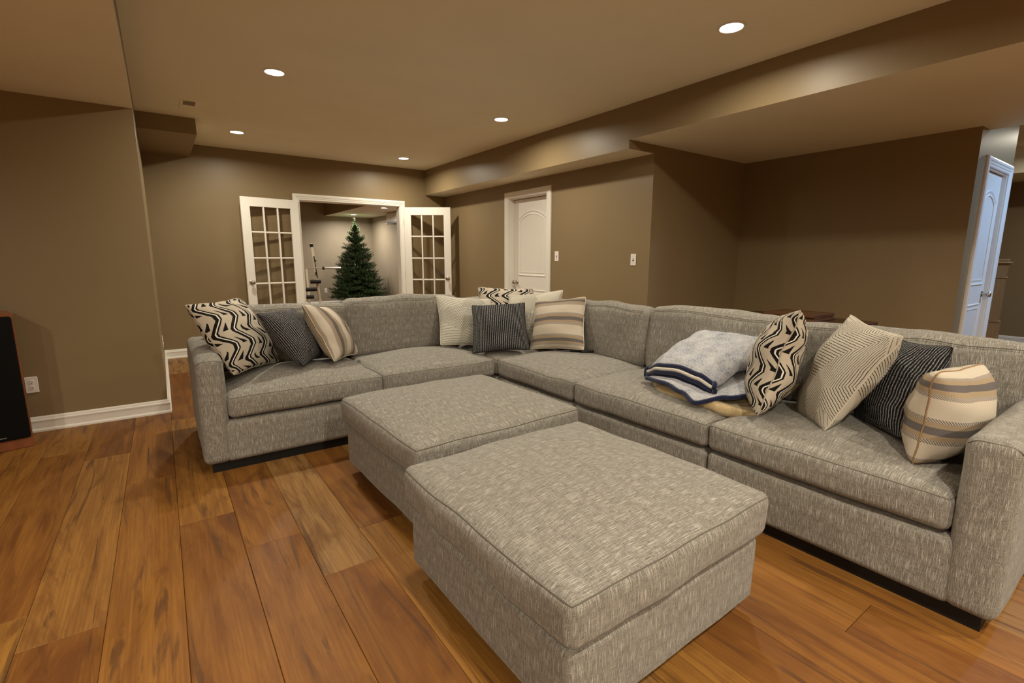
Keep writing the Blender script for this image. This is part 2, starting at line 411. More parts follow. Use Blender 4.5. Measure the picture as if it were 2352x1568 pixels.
def soft_box(name, size, rad, mat, parent, loc=(0, 0, 0), rot=(0, 0, 0), n=10, k=4, deform=None, grain='y', seam_or_shade=None, seammat='tweed_seam_or_shade', seamrad=.0017):
    hx, hy, hz = [s / 2 for s in size]
    cx, cy, cz = axis_coords(hx, rad, n, k), axis_coords(hy, rad, n, k), axis_coords(hz, rad, max(3, n // 2), k)
    def rp(p):
        q = Vector((max(-(hx - rad), min(hx - rad, p[0])), max(-(hy - rad), min(hy - rad, p[1])), max(-(hz - rad), min(hz - rad, p[2]))))
        d = Vector(p) - q
        return q + d.normalized() * rad if d.length > 1e-9 else q
    deform = deform or (lambda p: p)
    idx = {}; verts = []; faces = []; uvs = []
    def vid(p):
        key = tuple(round(c, 5) for c in p)
        if key not in idx: idx[key] = len(verts); verts.append(deform(rp(p)))
        return idx[key]
    ou, ov = random.random() * 5, random.random() * 5
    def face(A, B, mk, uvf):
        for i in range(len(A) - 1):
            for j in range(len(B) - 1):
                q = [(A[i], B[j]), (A[i + 1], B[j]), (A[i + 1], B[j + 1]), (A[i], B[j + 1])]
                faces.append([vid(mk(a, b)) for a, b in q])
                for a, b in q:
                    uu, vv_ = uvf(a, b); uvs.append((uu + ou, vv_ + ov))
    top = (lambda a, b: (a, b)) if grain == 'y' else (lambda a, b: (b, a))
    face(cx, cy, lambda a, b: (a, b, hz), top)
    face(cx, cy[::-1], lambda a, b: (a, b, -hz), top)
    face(cx, cz, lambda a, b: (a, -hy, b), lambda a, b: (a, b + 1.3))
    face(cx[::-1], cz, lambda a, b: (a, hy, b), lambda a, b: (a, b + 2.3))
    face(cy[::-1], cz, lambda a, b: (-hx, a, b), lambda a, b: (a, b + 3.3))
    face(cy, cz, lambda a, b: (hx, a, b), lambda a, b: (a, b + 4.3))
    o = pydata(name, verts, faces, mat, parent, True, uvs)
    o.location = loc; o.rotation_euler = rot
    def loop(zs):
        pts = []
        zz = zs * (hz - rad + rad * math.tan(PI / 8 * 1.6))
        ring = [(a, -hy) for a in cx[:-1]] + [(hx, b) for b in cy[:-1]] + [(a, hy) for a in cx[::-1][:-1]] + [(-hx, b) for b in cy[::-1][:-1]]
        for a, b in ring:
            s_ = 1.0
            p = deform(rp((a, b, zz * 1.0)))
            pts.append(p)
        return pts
    for zs in (seam_or_shade or []):
        tb = MB().tube(loop(zs), seamrad, 6, True).build('seam_or_shade', seammat, o, True)
    return o

def pillow(name, size, thick, mat, pipemat, loc, rot, label, group=None, seed=0, bend=0.0, h=None, pipe=.0036, sag=.0, ear=.05, quad=None, uvo=(0, 0), uvk=1.0, rnd=.04):
    rt = empty(name, loc, rot); tag(rt, label, 'pillow', group)
    n = 26; sx = size / 2; sz = (h or size) / 2
    Q = quad or [(-sx, sz), (sx, sz), (sx, -sz), (-sx, -sz)]
    def P(u_, v_, side):
        a = 1 - u_ * u_; b = 1 - v_ * v_
        uq = u_ * (1 - ear * 1.6 * b * abs(u_) ** 2) * (1 - rnd * (u_ * v_) ** 6); vq = v_ * (1 - ear * 1.6 * a * abs(v_) ** 2) * (1 - rnd * (u_ * v_) ** 6)
        wt = ((1 - uq) * (1 + vq) / 4, (1 + uq) * (1 + vq) / 4, (1 + uq) * (1 - vq) / 4, (1 - uq) * (1 - vq) / 4)
        x = sum(k * q[0] for k, q in zip(wt, Q)); z = sum(k * q[1] for k, q in zip(wt, Q))
        prof = (max(a, 0) ** .5) * (max(b, 0) ** .5)
        prof *= 1 + .10 * noise.noise(Vector((u_ * 1.7 + seed, v_ * 1.7, side * 2.0)))
        # creases running in from the corners
        cr = .02 * math.sin((abs(u_) - abs(v_)) * 14 + seed) * (1 - prof) * min(1, prof * 4)
        y = side * (thick / 2) * (prof * (1 - sag * v_) + cr)
        y += side * .0055 * prof * math.sin(9 * u_ * v_ * 2 + 5 * (u_ + v_) + seed * 1.7) * (abs(u_ * v_) ** .5)
        y += bend * (u_ * u_) * size + noise.noise(Vector((u_ * 2.1 + seed * 2, v_ * 2.1, 7))) * .012
        return Vector((x, y, z))
    pr = [math.sin(PI / 2 * (2 * i / n - 1)) for i in range(n + 1)]
    verts = []; faces = []; uvs = []; idx = {}
    def vid(i, j, side):
        ed = i in (0, n) or j in (0, n); key = (i, j, 0 if ed else side)
        if key not in idx: idx[key] = len(verts); verts.append(P(pr[i], pr[j], side))
        return idx[key]
    for side in (-1, 1):
        for i in range(n):
            for j in range(n):
                q = [(i, j), (i + 1, j), (i + 1, j + 1), (i, j + 1)]
                if side > 0: q = q[::-1]
                faces.append([vid(a, b, side) for a, b in q])
                for a, b in q:
                    ta, tb_ = 2 * a / n - 1, 2 * b / n - 1
                    uu, vv_ = uvk * sx * (.55 * pr[a] + .60 * ta), uvk * sz * (.55 * pr[b] + .60 * tb_)
                    uvs.append((uu + uvo[0] + (0.31 * seed if side < 0 else -uu * 2 + .17 + .31 * seed), vv_ + .23 * seed + uvo[1]))
    pydata('cover', verts, faces, mat, rt, True, uvs)
    ring = [(i, 0) for i in range(n)] + [(n, j) for j in range(n)] + [(i, n) for i in range(n, 0, -1)] + [(0, j) for j in range(n, 0, -1)]
    MB().tube([P(pr[i], pr[j], 0) for i, j in ring], pipe, 6, True).build('piping', pipemat, rt, True)
    return rt

# ================================================================== SETTING
ZC, ZL, ZA, ZS, ZF, ZH = 2.619, 2.352, 2.318, 2.24, 2.305, 2.71   # main, left low, alcove, soffit, far room, hall ceilings
YB, YP, XW, YA, XA, XS, XP = 7.397, 4.80, 3.918, 3.175, 5.50, 3.56, -0.056
Y0, X0, X1, YF = -4.5, -4.0, 10.4, 13.35

# ---- floor: slab, single planks, far planks joined
fl = boxobj('floor', X0 - .1, X1 + .1, Y0 - .1, YF + .1, -.12, -.012, 'slot'); struct(fl, 'orange brown wood plank floor', 'floor')
PW, PL = 0.231, 1.86
pm = MB().box(-PW / 2 + .0006, PW / 2 - .0006, -PL / 2 + .0008, PL / 2 - .0008, -.012, 0, .0016)
p0 = pm.build('plank', 'wood', fl); pme = p0.data; bpy.data.objects.remove(p0)
JO = {-1: 3.353, 0: 2.675, 1: 2.276, 2: 1.886, -2: 2.061, -3: 2.27, 8: 0.544}
far = MB()
rp = random.Random(5)
for k in range(-18, 47):
    xc = -.045 + PW * (k + .5); j = JO.get(k, rp.uniform(0, PL)); yy = j - PL * 6
    while yy < YF:
        yc = yy + PL / 2
        if -8 <= k <= 17 and -1.2 < yc < YB + .3:
            o = addmesh('plank', pme, None, fl); o.location = (xc, yc, 0)
        elif xc < X1 and yc > Y0 - .6 and xc > X0 and yc < YF:
            far.box(xc - PW / 2 + .0006, xc + PW / 2 - .0006, yc - PL / 2 + .0008, yc + PL / 2 - .0008, -.012, 0)
        yy += PL
tag(far.build('far_planks', 'wood', fl), kind='stuff')

# ---- ceilings
struct(boxobj('ceiling', XP, XS, Y0, YB + .13, ZC, 2.86, 'ceil'), 'beige main ceiling with recessed lights', 'ceiling')
cl_ = boxobj('ceiling_left', X0, XP, Y0, YP, ZL, 2.86, 'ceil'); struct(cl_, 'lower beige ceiling over the left side', 'ceiling')
cl_.data.materials.append(MAT['wall'])
for p_ in cl_.data.polygons:
    if p_.normal.x > .5: p_.material_index = 1
struct(boxobj('ceiling_alcove', XS, 5.71, Y0, YA + .005, ZA, 2.86, 'ceil'), 'lower ceiling over the dark alcove', 'ceiling')
struct(boxobj('ceiling_hall', 5.71, X1 + .1, Y0, YA + .2, ZH, 2.86, 'ceil'), 'higher ceiling past the alcove', 'ceiling')
struct(boxobj('ceiling_hall_far', 9.33, X1, Y0, YA + .2, 2.38, ZH, 'ceil'), 'dropped soffit by the stair wall', 'ceiling')
# soffit: wall coloured front skin, ceiling coloured underside
def two_tone(name, x0, x1, y0, y1, z0, z1, label):
    o = boxobj(name, x0, x1, y0, y1, z0, z1, 'wall'); o.data.materials.append(MAT['ceil'])
    for p in o.data.polygons:
        if p.normal.z < -.5: p.material_index = 1
    return struct(o, label, 'ceiling')
two_tone('ceiling_soffit', XS, XW + .12, YA, YB + .12, ZS, 2.86, 'long soffit box above the white panel door')
two_tone('ceiling_soffit_face', XS - .004, XS, Y0, YA, ZA, ZC, 'brown drop face between main ceiling and alcove ceiling')
struct(boxobj('ceiling_bulkhead', XP, 0.425, 6.035, YB, 2.466, ZC, 'wall'), 'small brown bulkhead box in the back left corner', 'ceiling')

# ---- walls
def wall(name, pieces, label, mat='wall'):
    m = MB()
    for p in pieces: m.box(*p)
    return struct(m.build(name, mat), label, 'wall')
OPX0, OPX1, OPZ = 1.645, 3.128, 2.045
wall('wall_back', [(XP, OPX0, YB, YB + .12, 0, 2.86), (OPX1, XW + .12, YB, YB + .12, 0, 2.86), (OPX0, OPX1, YB, YB + .12, OPZ, 2.86)], 'brown back wall with the double doorway')
wall('wall_partition', [(X0, XP, YP, YB + .12, 0, 2.86)], 'brown partition wall at the left')
DY0, DY1, DZ = 4.755, 5.575, 2.045
wall('wall_right', [(XW, XW + .12, YA, DY0, 0, 2.86), (XW, XW + .12, DY1, YB, 0, 2.86), (XW, XW + .12, DY0, DY1, DZ, 2.86)], 'brown right wall with the white panel door')
wall('wall_alcove_back', [(XW + .12, XA + .12, YA, YA + .12, 0, 2.86)], 'dark brown wall at the back of the alcove')
wall('wall_alcove_side', [(XA, XA + .12, 1.19, YA, 0, 2.86)], 'dark brown side wall of the alcove')
EX0, EX1, WE = 5.80, 6.535, 6.69
wall('wall_closet', [(XA + .12, EX0, 1.19, 1.31, 0, 2.86), (EX1, WE, 1.19, 1.31, 0, 2.86), (EX0, EX1, 1.19, 1.31, DZ, 2.86), (WE - .12, WE, 1.31, YA, 0, 2.86)], 'narrow wall with the bluish lit closet door')
wall('wall_hall', [(X1, X1 + .12, Y0, YA + .2, 0, 2.86), (WE, X1, YA + .08, YA + .2, 0, 2.86)], 'brown wall beyond the stair post')
wall('wall_front', [(X0, X1, Y0 - .12, Y0, 0, 2.86)], 'brown wall behind the viewer')
wall('wall_left', [(X0 - .12, X0, Y0, YP, 0, 2.86)], 'brown far left wall')
# far room
struct(boxobj('ceiling_far_room', 3.58, 4.92, YB + .13, YF, ZF, 2.86, 'ceilfar'), 'lower ceiling over the tree room', 'ceiling')
two_tone('ceiling_far_face', 3.575, 3.58, YB + .13, YF, ZF, 2.62, 'beige drop face in the tree room')
struct(boxobj('ceiling_far_room_high', -.2, 3.575, YB + .13, YF, 2.62, 2.86, 'ceilfar'), 'higher ceiling of the tree room', 'ceiling')
wall('wall_far_back', [(-.2, 4.92, YF, YF + .12, 0, 2.86)], 'tan back wall of the tree room', 'wallfar')
wall('wall_far_right', [(4.80, 4.92, YB + .12, YF, 0, ZF)], 'tan right wall of the tree room', 'wallfar')
wall('wall_far_left', [(-.32, -.2, YB + .12, YF, 0, 2.86)], 'left wall of the tree room', 'wallfar')

# ---- baseboards
BB = [(0, 0), (.022, 0), (.022, .012), (.017, .021), (.0135, .024), (.0135, .074), (.0165, .078), (.0165, .086), (.010, .093), (.009, .102), (.004, .112), (0, .112)]
flat = lambda x, y, h: Vector((x, y, h))
def bb(name, path, label): return struct(sweep(name, path, BB, flat, 'white'), label, 'baseboard')
bb('baseboard_left', [(OPX0 - .10, YB), (XP, YB), (XP, YP), (X0, YP)], 'white baseboard wrapping the left partition')
bb('baseboard_right', [(XW, DY1 + .09), (XW, YB), (OPX1 + .11, YB)], 'white baseboard in the back right corner')
bb('baseboard_alcove', [(XA, 1.19), (XA, YA), (XW, YA), (XW, DY0 - .09)], 'white baseboard around the alcove')
bb('baseboard_hall', [(X1, Y0), (X1, YA + .08)], 'white baseboard below the stair wall')
bb('baseboard_far_room', [(4.80, YB + .12), (4.80, YF), (-.2, YF)], 'white baseboard of the tree room')

# ---- door casings and jambs
CAS = [(0, 0), (0, .012), (.006, .016), (.022, .016), (.026, .020), (.044, .021), (.048, .026), (.066, .027), (.078, .022), (.085, .012), (.085, 0)]
def casing(name, x0, x1, z, to3d, label):
    # path runs so that the left side of travel is outside the opening
    return struct(sweep(name, [(x1, 0), (x1, z), (x0, z), (x0, 0)][::-1], CAS, to3d, 'white'), label, 'trim')
casing('trim_1', OPX0 + .006, OPX1 - .006, OPZ - .006, lambda x, z, h: Vector((x, YB - h, z)), 'white casing around the double doorway')
casing('trim_2', -(DY1 - .006), -(DY0 + .006), DZ - .006, lambda x, z, h: Vector((XW - h, -x, z)), 'white casing around the panel door')
casing('trim_3', EX0 + .006, EX1 - .006, DZ - .006, lambda x, z, h: Vector((x, 1.19 - h, z)), 'bluish white casing around the closet door')
JB = [(0, 0), (0, .12), (.014, .12), (.014, 0)]
def jamb(name, x0, x1, z, to3d, label):
    o = sweep(name, [(x0, 0), (x0, z), (x1, z), (x1, 0)], [(-a, b) for a, b in JB], to3d, 'white'); return struct(o, label, 'trim')
jamb('trim_4', OPX0, OPX1, OPZ, lambda x, z, h: Vector((x, YB + h, z)), 'white jamb lining the double doorway')
jamb('trim_5', -DY1, -DY0, DZ, lambda x, z, h: Vector((XW + h, -x, z)), 'white jamb lining the panel door')
jamb('trim_6', EX0, EX1, DZ, lambda x, z, h: Vector((x, 1.19 + h, z)), 'white jamb lining the closet door')

# ---- doors
def knob(parent, x, y, z, sgn):
    m = Matrix.Translation((x, y, z)) @ Matrix.Rotation(R(90) * sgn, 4, 'X')
    k = MB().lathe([(.031, 0), (.031, .004), (.026, .008), (.011, .011), (.010, .034), (.014, .038), (.024, .043), (.0285, .052), (.0285, .060), (.023, .068), (.010, .0715)], 24, m).build('knob', 'nickel', parent, True, 40)
    return k
def panel_outline(x0, x1, z0, z1, arch):
    pts = [(x0, z0), (x1, z0), (x1, z1)]
    if arch:
        n = 16; w = x1 - x0
        for i in range(1, n):
            u_ = i / n; pts.append((x1 - w * u_, z1 + arch * (1 - (2 * u_ - 1) ** 2)))
    pts.append((x0, z1)); return pts
def panel_door(name, W, Hh, loc, rotz, label, knob_side):
    rt = empty(name, loc, (0, 0, rotz)); struct(rt, label, 'door')
    MB().box(-W / 2, W / 2, 0, .035, .008, Hh, .002).build('slab', 'doorwhite', rt)
    MOLD = [(0, -.001), (0, .0005), (.004, .008), (.010, .009), (.022, .003), (.034, .0015), (.05, .0065), (.05, -.001)]
    for nm, pts in (('upper_panel', panel_outline(-W / 2 + .10, W / 2 - .10, 1.02, Hh - .245, .095)), ('lower_panel', panel_outline(-W / 2 + .10, W / 2 - .10, .20, .845, 0))):
        sweep(nm, pts, MOLD, lambda x, z, h: Vector((x, -h, z)), 'doorwhite', rt, True)
    s = 1 if knob_side == 'R' else -1
    knob(rt, s * (W / 2 - .065), 0, .93, 1)
    for z in (.25, 1.02, 1.80):
        MB().cyl((-s * (W / 2 + .002), -.004, z - .045), (-s * (W / 2 + .002), -.004, z + .045), .006, 8).build('hinge', 'nickel', rt)
    return rt
# panel door in the right wall: front faces -X  (local -Y -> world -X : rotz = -90)
panel_door('door_1', DY1 - DY0 - .034, 2.025, (XW + .085, (DY0 + DY1) / 2, 0), R(-90), 'white arched two panel door in the right wall', 'L')
panel_door('door_2', EX1 - EX0 - .034, 2.025, (5.80 + (EX1 - EX0) / 2, 1.19 + .03, 0), 0, 'bluish lit arched closet door at the far right', 'R')

def french(name, loc, rotz, hinge_sign, label):
    """local X from hinge (0) outwards along hinge_sign; front face -Y"""
    rt = empty(name, loc, (0, 0, rotz)); struct(rt, label, 'door')
    W, Hh, st, tr_, br = .727, 2.025, .108, .118, .255
    s = hinge_sign
    def bx(nm, a0, a1, z0, z1, d=.035, mat='white', bev=.003, yo=0.0):
        x0, x1 = sorted((s * a0, s * a1)); return MB().box(x0, x1, -d / 2 + yo, d / 2 + yo, z0, z1, bev).build(nm, mat, rt)
    bx('stile', 0, st, .008, Hh); bx('stile', W - st, W, .008, Hh)
    bx('top_rail', st, W - st, Hh - tr_, Hh); bx('bottom_rail', st, W - st, .008, br)
    gx0, gx1, gz0, gz1 = st, W - st, br, Hh - tr_; mw = .022
    cw = (gx1 - gx0 - 2 * mw) / 3; ch = (gz1 - gz0 - 4 * mw) / 5
    for i in range(1, 3):
        a = gx0 + i * cw + (i - 1) * mw; bx('muntin', a, a + mw, gz0, gz1, .030, bev=.006)
    for j in range(1, 5):
        z = gz0 + j * ch + (j - 1) * mw
        for i in range(3):
            a = gx0 + i * (cw + mw); bx('muntin', a, a + cw, z, z + mw, .030, bev=.006)
    for i in range(3):
        for j in range(5):
            a = gx0 + i * (cw + mw); z = gz0 + j * (ch + mw)
            bx('pane', a - .003, a + cw + .003, z - .003, z + ch + .003, .004, 'glass', 0)
    knob(rt, s * (W - .058), -.0175, .935, 1); knob(rt, s * (W - .058), .0175, .935, -1)
    for z in (.22, 1.0, 1.80): MB().cyl((-s * .004, .012, z - .045), (-s * .004, .012, z + .045), .007, 8).build('hinge', 'nickel', rt)
    return rt
french('door_3', (OPX0 - .022, YB - .045, 0), R(8.5), -1, 'white glazed double door leaf swung back at the left')
french('door_4', (OPX1 + .045, YB - .045, 0), R(-37.0), 1, 'white glazed double door leaf standing ajar at the right')

# ---- recessed lights
def downlight(x, y, z, power, label, col=LAMP_COL, lens='lens', rad=.064, group='recessed ceiling lights'):
    rt = empty('recessed_light', (x, y, z)); tag(rt, label, 'ceiling light', group)
    MB().lathe([(rad + .018, -.0005), (rad + .017, -.005), (rad + .004, -.007), (rad, -.0045), (rad - .001, -.0005)], 32).build('trim_ring', 'white', rt, True, 35)
    MB().lathe([(rad, -.0042), (rad * .9, -.0052), (rad * .3, -.006), (.002, -.006)], 32).build('lens', lens, rt, True)
    ld = bpy.data.lights.new('lamp', 'AREA'); ld.shape = 'DISK'; ld.size = rad * 2 * .96; ld.energy = power; ld.color = col; ld.spread = R(168)
    lo = bpy.data.objects.new('lamp', ld); COL.objects.link(lo); lo.parent = rt; lo.location = (0, 0, -.012)
    return rt
downlight(0.83, 4.21, ZC, LAMP_W, 'recessed ceiling light at upper left, nearest the vent')
downlight(0.83, 6.39, ZC, LAMP_W, 'small recessed ceiling light above the left glazed door')
downlight(2.90, 4.26, ZC, LAMP_W, 'recessed ceiling light in the middle of the soffit side')
downlight(2.90, 6.67, ZC, LAMP_W, 'small recessed ceiling light farthest back near the soffit corner')
downlight(2.90, 1.83, ZC, LAMP_W * .85, 'largest recessed ceiling light at upper right')
downlight(0.83, 1.83, ZC, LAMP_W * .55, 'recessed ceiling light overhead of the front ottoman', group='recessed lights overhead out of view')
downlight(0.83, -0.6, ZC, LAMP_W * 2.0, 'unseen recessed ceiling light behind the viewer on the left, boosted as fill', group='recessed lights overhead out of view')  # unseen; continues the lamp grid, made stronger to fill upright faces
downlight(2.90, -0.6, ZC, LAMP_W * 1.2, 'unseen recessed ceiling light behind the viewer on the right, boosted as fill', group='recessed lights overhead out of view')  # unseen grid lamp, slightly boosted as fill
downlight(0.83, -3.0, ZC, LAMP_W * 5.0, 'added fill light far behind the viewer on the left', group='recessed lights overhead out of view')  # added out of view to brighten fronts that face the camera
downlight(2.90, -3.0, ZC, LAMP_W * 1.5, 'added fill light far behind the viewer on the right', group='recessed lights overhead out of view')  # added fill for the same fronts, from the right
downlight(4.05, 12.50, ZF, 30, 'recessed ceiling light right above the tree top', (1.0, .92, .80), group='recessed lights of the tree room')
downlight(4.04, 10.40, ZF, 30, 'recessed ceiling light in the tree room nearest the doorway', (1.0, .92, .80), group='recessed lights of the tree room')
downlight(1.6, 10.40, 2.62, 30, 'recessed ceiling light of the tree room out of view', (1.0, .88, .70), group='recessed lights overhead out of view')
downlight(6.45, -0.1, ZH, COOL_W, 'cool white recessed light of the hall, out of view', COOL_COL, 'coollens', group='recessed lights overhead out of view')
downlight(-1.9, 1.2, ZL, 40, 'added fill light in the lower left ceiling, out of view', group='recessed lights overhead out of view')  # added unseen lamp, lifts the dark left-facing sides
downlight(-1.9, -1.4, ZL, 60, 'second added fill light in the lower left ceiling, out of view', group='recessed lights overhead out of view')  # added with the one above as fill from the left
downlight(8.4, 0.9, ZH, LAMP_W, 'warm recessed light by the stairs, out of view', group='recessed lights overhead out of view')

# ---- ceiling vent
rt = empty('ceiling_vent', (0.35, 5.53, ZC)); tag(rt, 'small square vent in the ceiling at upper left', 'vent')
m = MB()
for a in ((-.068, .068, -.165, -.140), (-.068, .068, .140, .165), (-.068, -.045, -.14, .14), (.045, .068, -.14, .14)): m.box(*a, -.006, 0, .001)
m.build('frame', 'ceil', rt); boxobj('damper', -.045, .045, -.14, .14, -.001, 0, 'ventgrey', rt)
for k in range(9):
    y = -.13 + k * .0155
    MB().box(-.045, .045, -.006, .006, -.0007, .0007, 0, Matrix.Translation((0, y, -.004)) @ Matrix.Rotation(R(35), 4, 'X')).build('slat', 'ventgrey', rt)
MB().box(-.045, .045, .015, .14, -.0045, -.0025, .0005).build('cover_plate', 'ceil', rt)

# ---- switches and outlets  (local: plate in XZ plane, front -Y)
def plate(name, loc, rotz, kind, label, cat):
    rt = empty(name, loc, (0, 0, rotz)); tag(rt, label, cat)
    MB().box(-.035, .035, -.006, 0, -.0585, .0585, .0025).build('wall_plate', 'plate', rt)
    if kind == 'switch':
        MB().box(-.006, .006, -.0085, -.006, -.013, .013, .001).build('toggle_slot', 'slot', rt)
        MB().box(-.004, .004, -.018, -.006, -.004, .006, .001, Matrix.Rotation(R(-15), 4, 'X')).build('toggle', 'plate', rt)
        for z in (-.030, .030): MB().cyl((0, -.006, z), (0, -.0075, z), .003, 8).build('screw', 'nickel', rt)
    else:
        for z in (-.0195, .0195):
            f_ = MB().lathe([(.0165, 0), (.0165, .0025), (.0155, .003)], 20, Matrix.Translation((0, -.006, z)) @ Matrix.Rotation(R(90), 4, 'X')).build('receptacle', 'plate', rt)
            for (x0, x1, z0, z1) in ((-.0075, -.0050, -.001, .008), (.0050, .0075, 0, .007), (-.003, .003, -.010, -.005)):
                MB().box(x0, x1, -.0095, -.0088, z + z0, z + z1).build('contact_slot', 'slot', f_)
    return rt
plate('light_switch', (XW, 4.563, 1.281), R(-90), 'switch', 'white light switch next to the panel door casing', 'switch')
plate('light_switch', (XW, 3.374, 1.246), R(-90), 'switch', 'white light switch near the alcove corner', 'switch')
plate('wall_outlet', (-.838, YP, .352), 0, 'outlet', 'white double outlet beside the black speaker', 'outlet')
plate('wall_outlet', (XP, 6.12, .405), R(90), 'outlet', 'white outlet plate seen edge on behind the partition corner', 'outlet')
plate('wall_outlet', (3.494, YF, .388), 0, 'outlet', 'small white outlet on the wall left of the tree', 'outlet')

# ================================================================== SECTIONAL SOFA
sofa = empty('sectional_sofa', (0, 0, 0)); tag(sofa, 'large beige tweed corner sectional sofa', 'sofa')
FX, FY = 2.136, 3.203          # front planes: right run (faces -X), left run (faces -Y)
BX, BY = 3.17, 4.24            # outer backs
def base(x0, x1, y0, y1, sd):
    s = (x1 - x0 - .004, y1 - y0 - .004, .252)
    return soft_box('base', s, .032, 'tweed', sofa, ((x0 + x1) / 2, (y0 + y1) / 2, .186), (0, 0, 0), 8, 4, soft_deform([q / 2 for q in s], rnd=.003, seed=sd))
def seat(x0, x1, y0, y1, grain, sd, crown=.058):
    s = (x1 - x0 - .003, y1 - y0 - .003, .142)
    return soft_box('seat_cushion', s, .034, 'tweed', sofa, ((x0 + x1) / 2, (y0 + y1) / 2, .394), (0, 0, 0), 14, 4,
                    soft_deform([q / 2 for q in s], crown, bulge=.016, rnd=.008, seed=sd), grain, seam_or_shade=(1, -1))
def plinth(x0, x1, y0, y1): return MB().box(x0, x1, y0, y1, 0, .066).build('plinth', 'plinth', sofa)
AX0, AX1 = .102, .245; AY0, AY1 = .235, .385
S1, C0 = 1.185, 2.132; Y1, Y2 = 1.322, 2.303; CY = 3.21
for i, (a, b) in enumerate(((AX1, S1), (S1, C0))):
    base(a - (.035 if i == 0 else 0), b, FY, BY, i); seat(a, b, FY - .006, 3.985, 'y', i + 10)
for i, (a, b) in enumerate(((AY1, Y1), (Y1, Y2), (Y2, CY))):
    base(FX, BX, a - (.035 if i == 0 else 0), b, i + 3); seat(FX - .006, 2.92, a, b, 'x', i + 13)
base(C0, BX, CY, BY, 7); seat(C0, 2.93, CY, 3.985, 'y', 17)
plinth(AX0 + .04, BX - .04, FY + .045, BY - .04); plinth(FX + .042, BX - .04, AY0 + .04, FY + .02)
# arms
def arm(x0, x1, y0, y1, sd, sg):
    s = (x1 - x0, y1 - y0, .632)
    a = soft_box('arm', s, .042, 'tweed', sofa, ((x0 + x1) / 2, (y0 + y1) / 2, .374), (0, 0, 0), 12, 5, soft_deform([q / 2 for q in s], .012, bulge=.006, rnd=.004, seed=sd))
    return a
al = arm(AX0, AX1, FY - .002, BY, 21, 0); ar = arm(FX - .002, BX, AY0, AY1, 22, 1)
# arm front panel seams
def arm_seam(parent, pts): MB().tube(pts, .0017, 6).build('seam_or_shade', 'tweed_seam_or_shade', parent, True)
w_, d_, h_ = (AX1 - AX0) / 2, (BY - FY) / 2, .316
def arc_pts(w2):
    o = []
    for k in range(13):
        q = -w2 + .008 + (2 * w2 - .016) * k / 12; e = max(0, abs(q) - (w2 - .042)); o.append((q, .3050 - (.042 - math.sqrt(max(0, .042 ** 2 - e * e)))))
    return o
arm_seam(al, [(q, -d_ + .0112, z) for q, z in arc_pts(w_)])
arm_seam(ar, [(-(BX - FX) / 2 + .0092, q, z) for q, z in arc_pts((AY1 - AY0) / 2)])
# back frames behind the back cushions
soft_box('back_frame', (C0 + .9 - AX1, .16, .50), .03, 'tweed', sofa, ((AX1 + BX - .08) / 2, BY - .08, .49))
soft_box('back_frame', (.16, BY - AY1 - .17, .50), .03, 'tweed', sofa, (BX - .08, (BY + AY1) / 2 - .085, .49))
# back cushions
def backc(cx, cy, width, rotz, sd, lean=-5, h=.45, zc=.675, th=.185):
    s = (width, th, h)
    o = soft_box('back_cushion', s, .062, 'tweed', sofa, (cx, cy, zc), (R(lean), 0, rotz), 12, 5,
                 soft_deform([q / 2 for q in s], .022, bulge=.022, rnd=.014, seed=sd), 'y')
    hx, hy, hz = [q / 2 for q in s]
    fn = soft_deform([hx, hy, hz], .022, bulge=.022, rnd=.014, seed=sd)
    pts = []
    for k in range(41):
        x = -hx + .03 + (2 * hx - .06) * k / 40
        p = fn(Vector((x, -hy + .012, hz - .028))); pts.append(p + Vector((0, -.006, .004)))
    MB().tube(pts, .0016, 6).build('seam_or_shade', 'tweed_seam_or_shade', o, True)
    return o
backc((AX1 + S1) / 2, 3.995, S1 - AX1 - .012, 0, 31)
backc((S1 + C0) / 2 + .03, 3.995, C0 - S1 + .07, 0, 32, h=.475, zc=.688)
backc(2.56, 4.0, .70, 0, 33, h=.43, zc=.665)
backc(2.925, 3.50, .58, R(-90), 34, h=.43, zc=.665)
backc(2.925, (Y2 + CY) / 2, CY - Y2 - .012, R(-90), 35)
backc(2.925, (Y1 + Y2) / 2, Y2 - Y1 - .012, R(-90), 36, h=.475, zc=.684)
backc(2.925, (AY1 + Y1) / 2 - .05, Y1 - AY1 + .09, R(-90), 37, h=.46, zc=.680)

# ------------------------------------------------------------------ ottomans
def ottoman(cx, cy, sx, sy, rot, label, grain, sd):
    rt = empty('ottoman', (cx, cy, 0), (0, 0, rot)); tag(rt, label, 'ottoman', 'ottomans in front of the sectional')
    MB().box(-sx / 2 + .07, sx / 2 - .07, -sy / 2 + .07, sy / 2 - .07, 0, .07).build('plinth', 'plinth', rt)
    s = (sx - .040, sy - .040, .246)
    soft_box('base', s, .026, 'tweed', rt, (0, 0, .177), (0, 0, 0), 10, 5, soft_deform([q / 2 for q in s], rnd=.004, bulge=.006, seed=sd), grain)
    s = (sx, sy, .150)
    soft_box('cushion', s, .032, 'tweed', rt, (0, 0, .389), (0, 0, 0), 16, 5, soft_deform([q / 2 for q in s], .056, bulge=.017, rnd=.007, seed=sd + 1), grain, seam_or_shade=(1, -1), seamrad=.0023)  # lower edge tube draws in the shadow line under the cushion overhang
    return rt
ottoman(1.178, 1.240, .950, .962, R(.8), 'tweed ottoman in front, nearest the viewer', 'x', 41)
ottoman(1.290, 2.350, .985, .985, R(1.6), 'tweed ottoman behind the nearest one, by the sofa corner', 'y', 45)

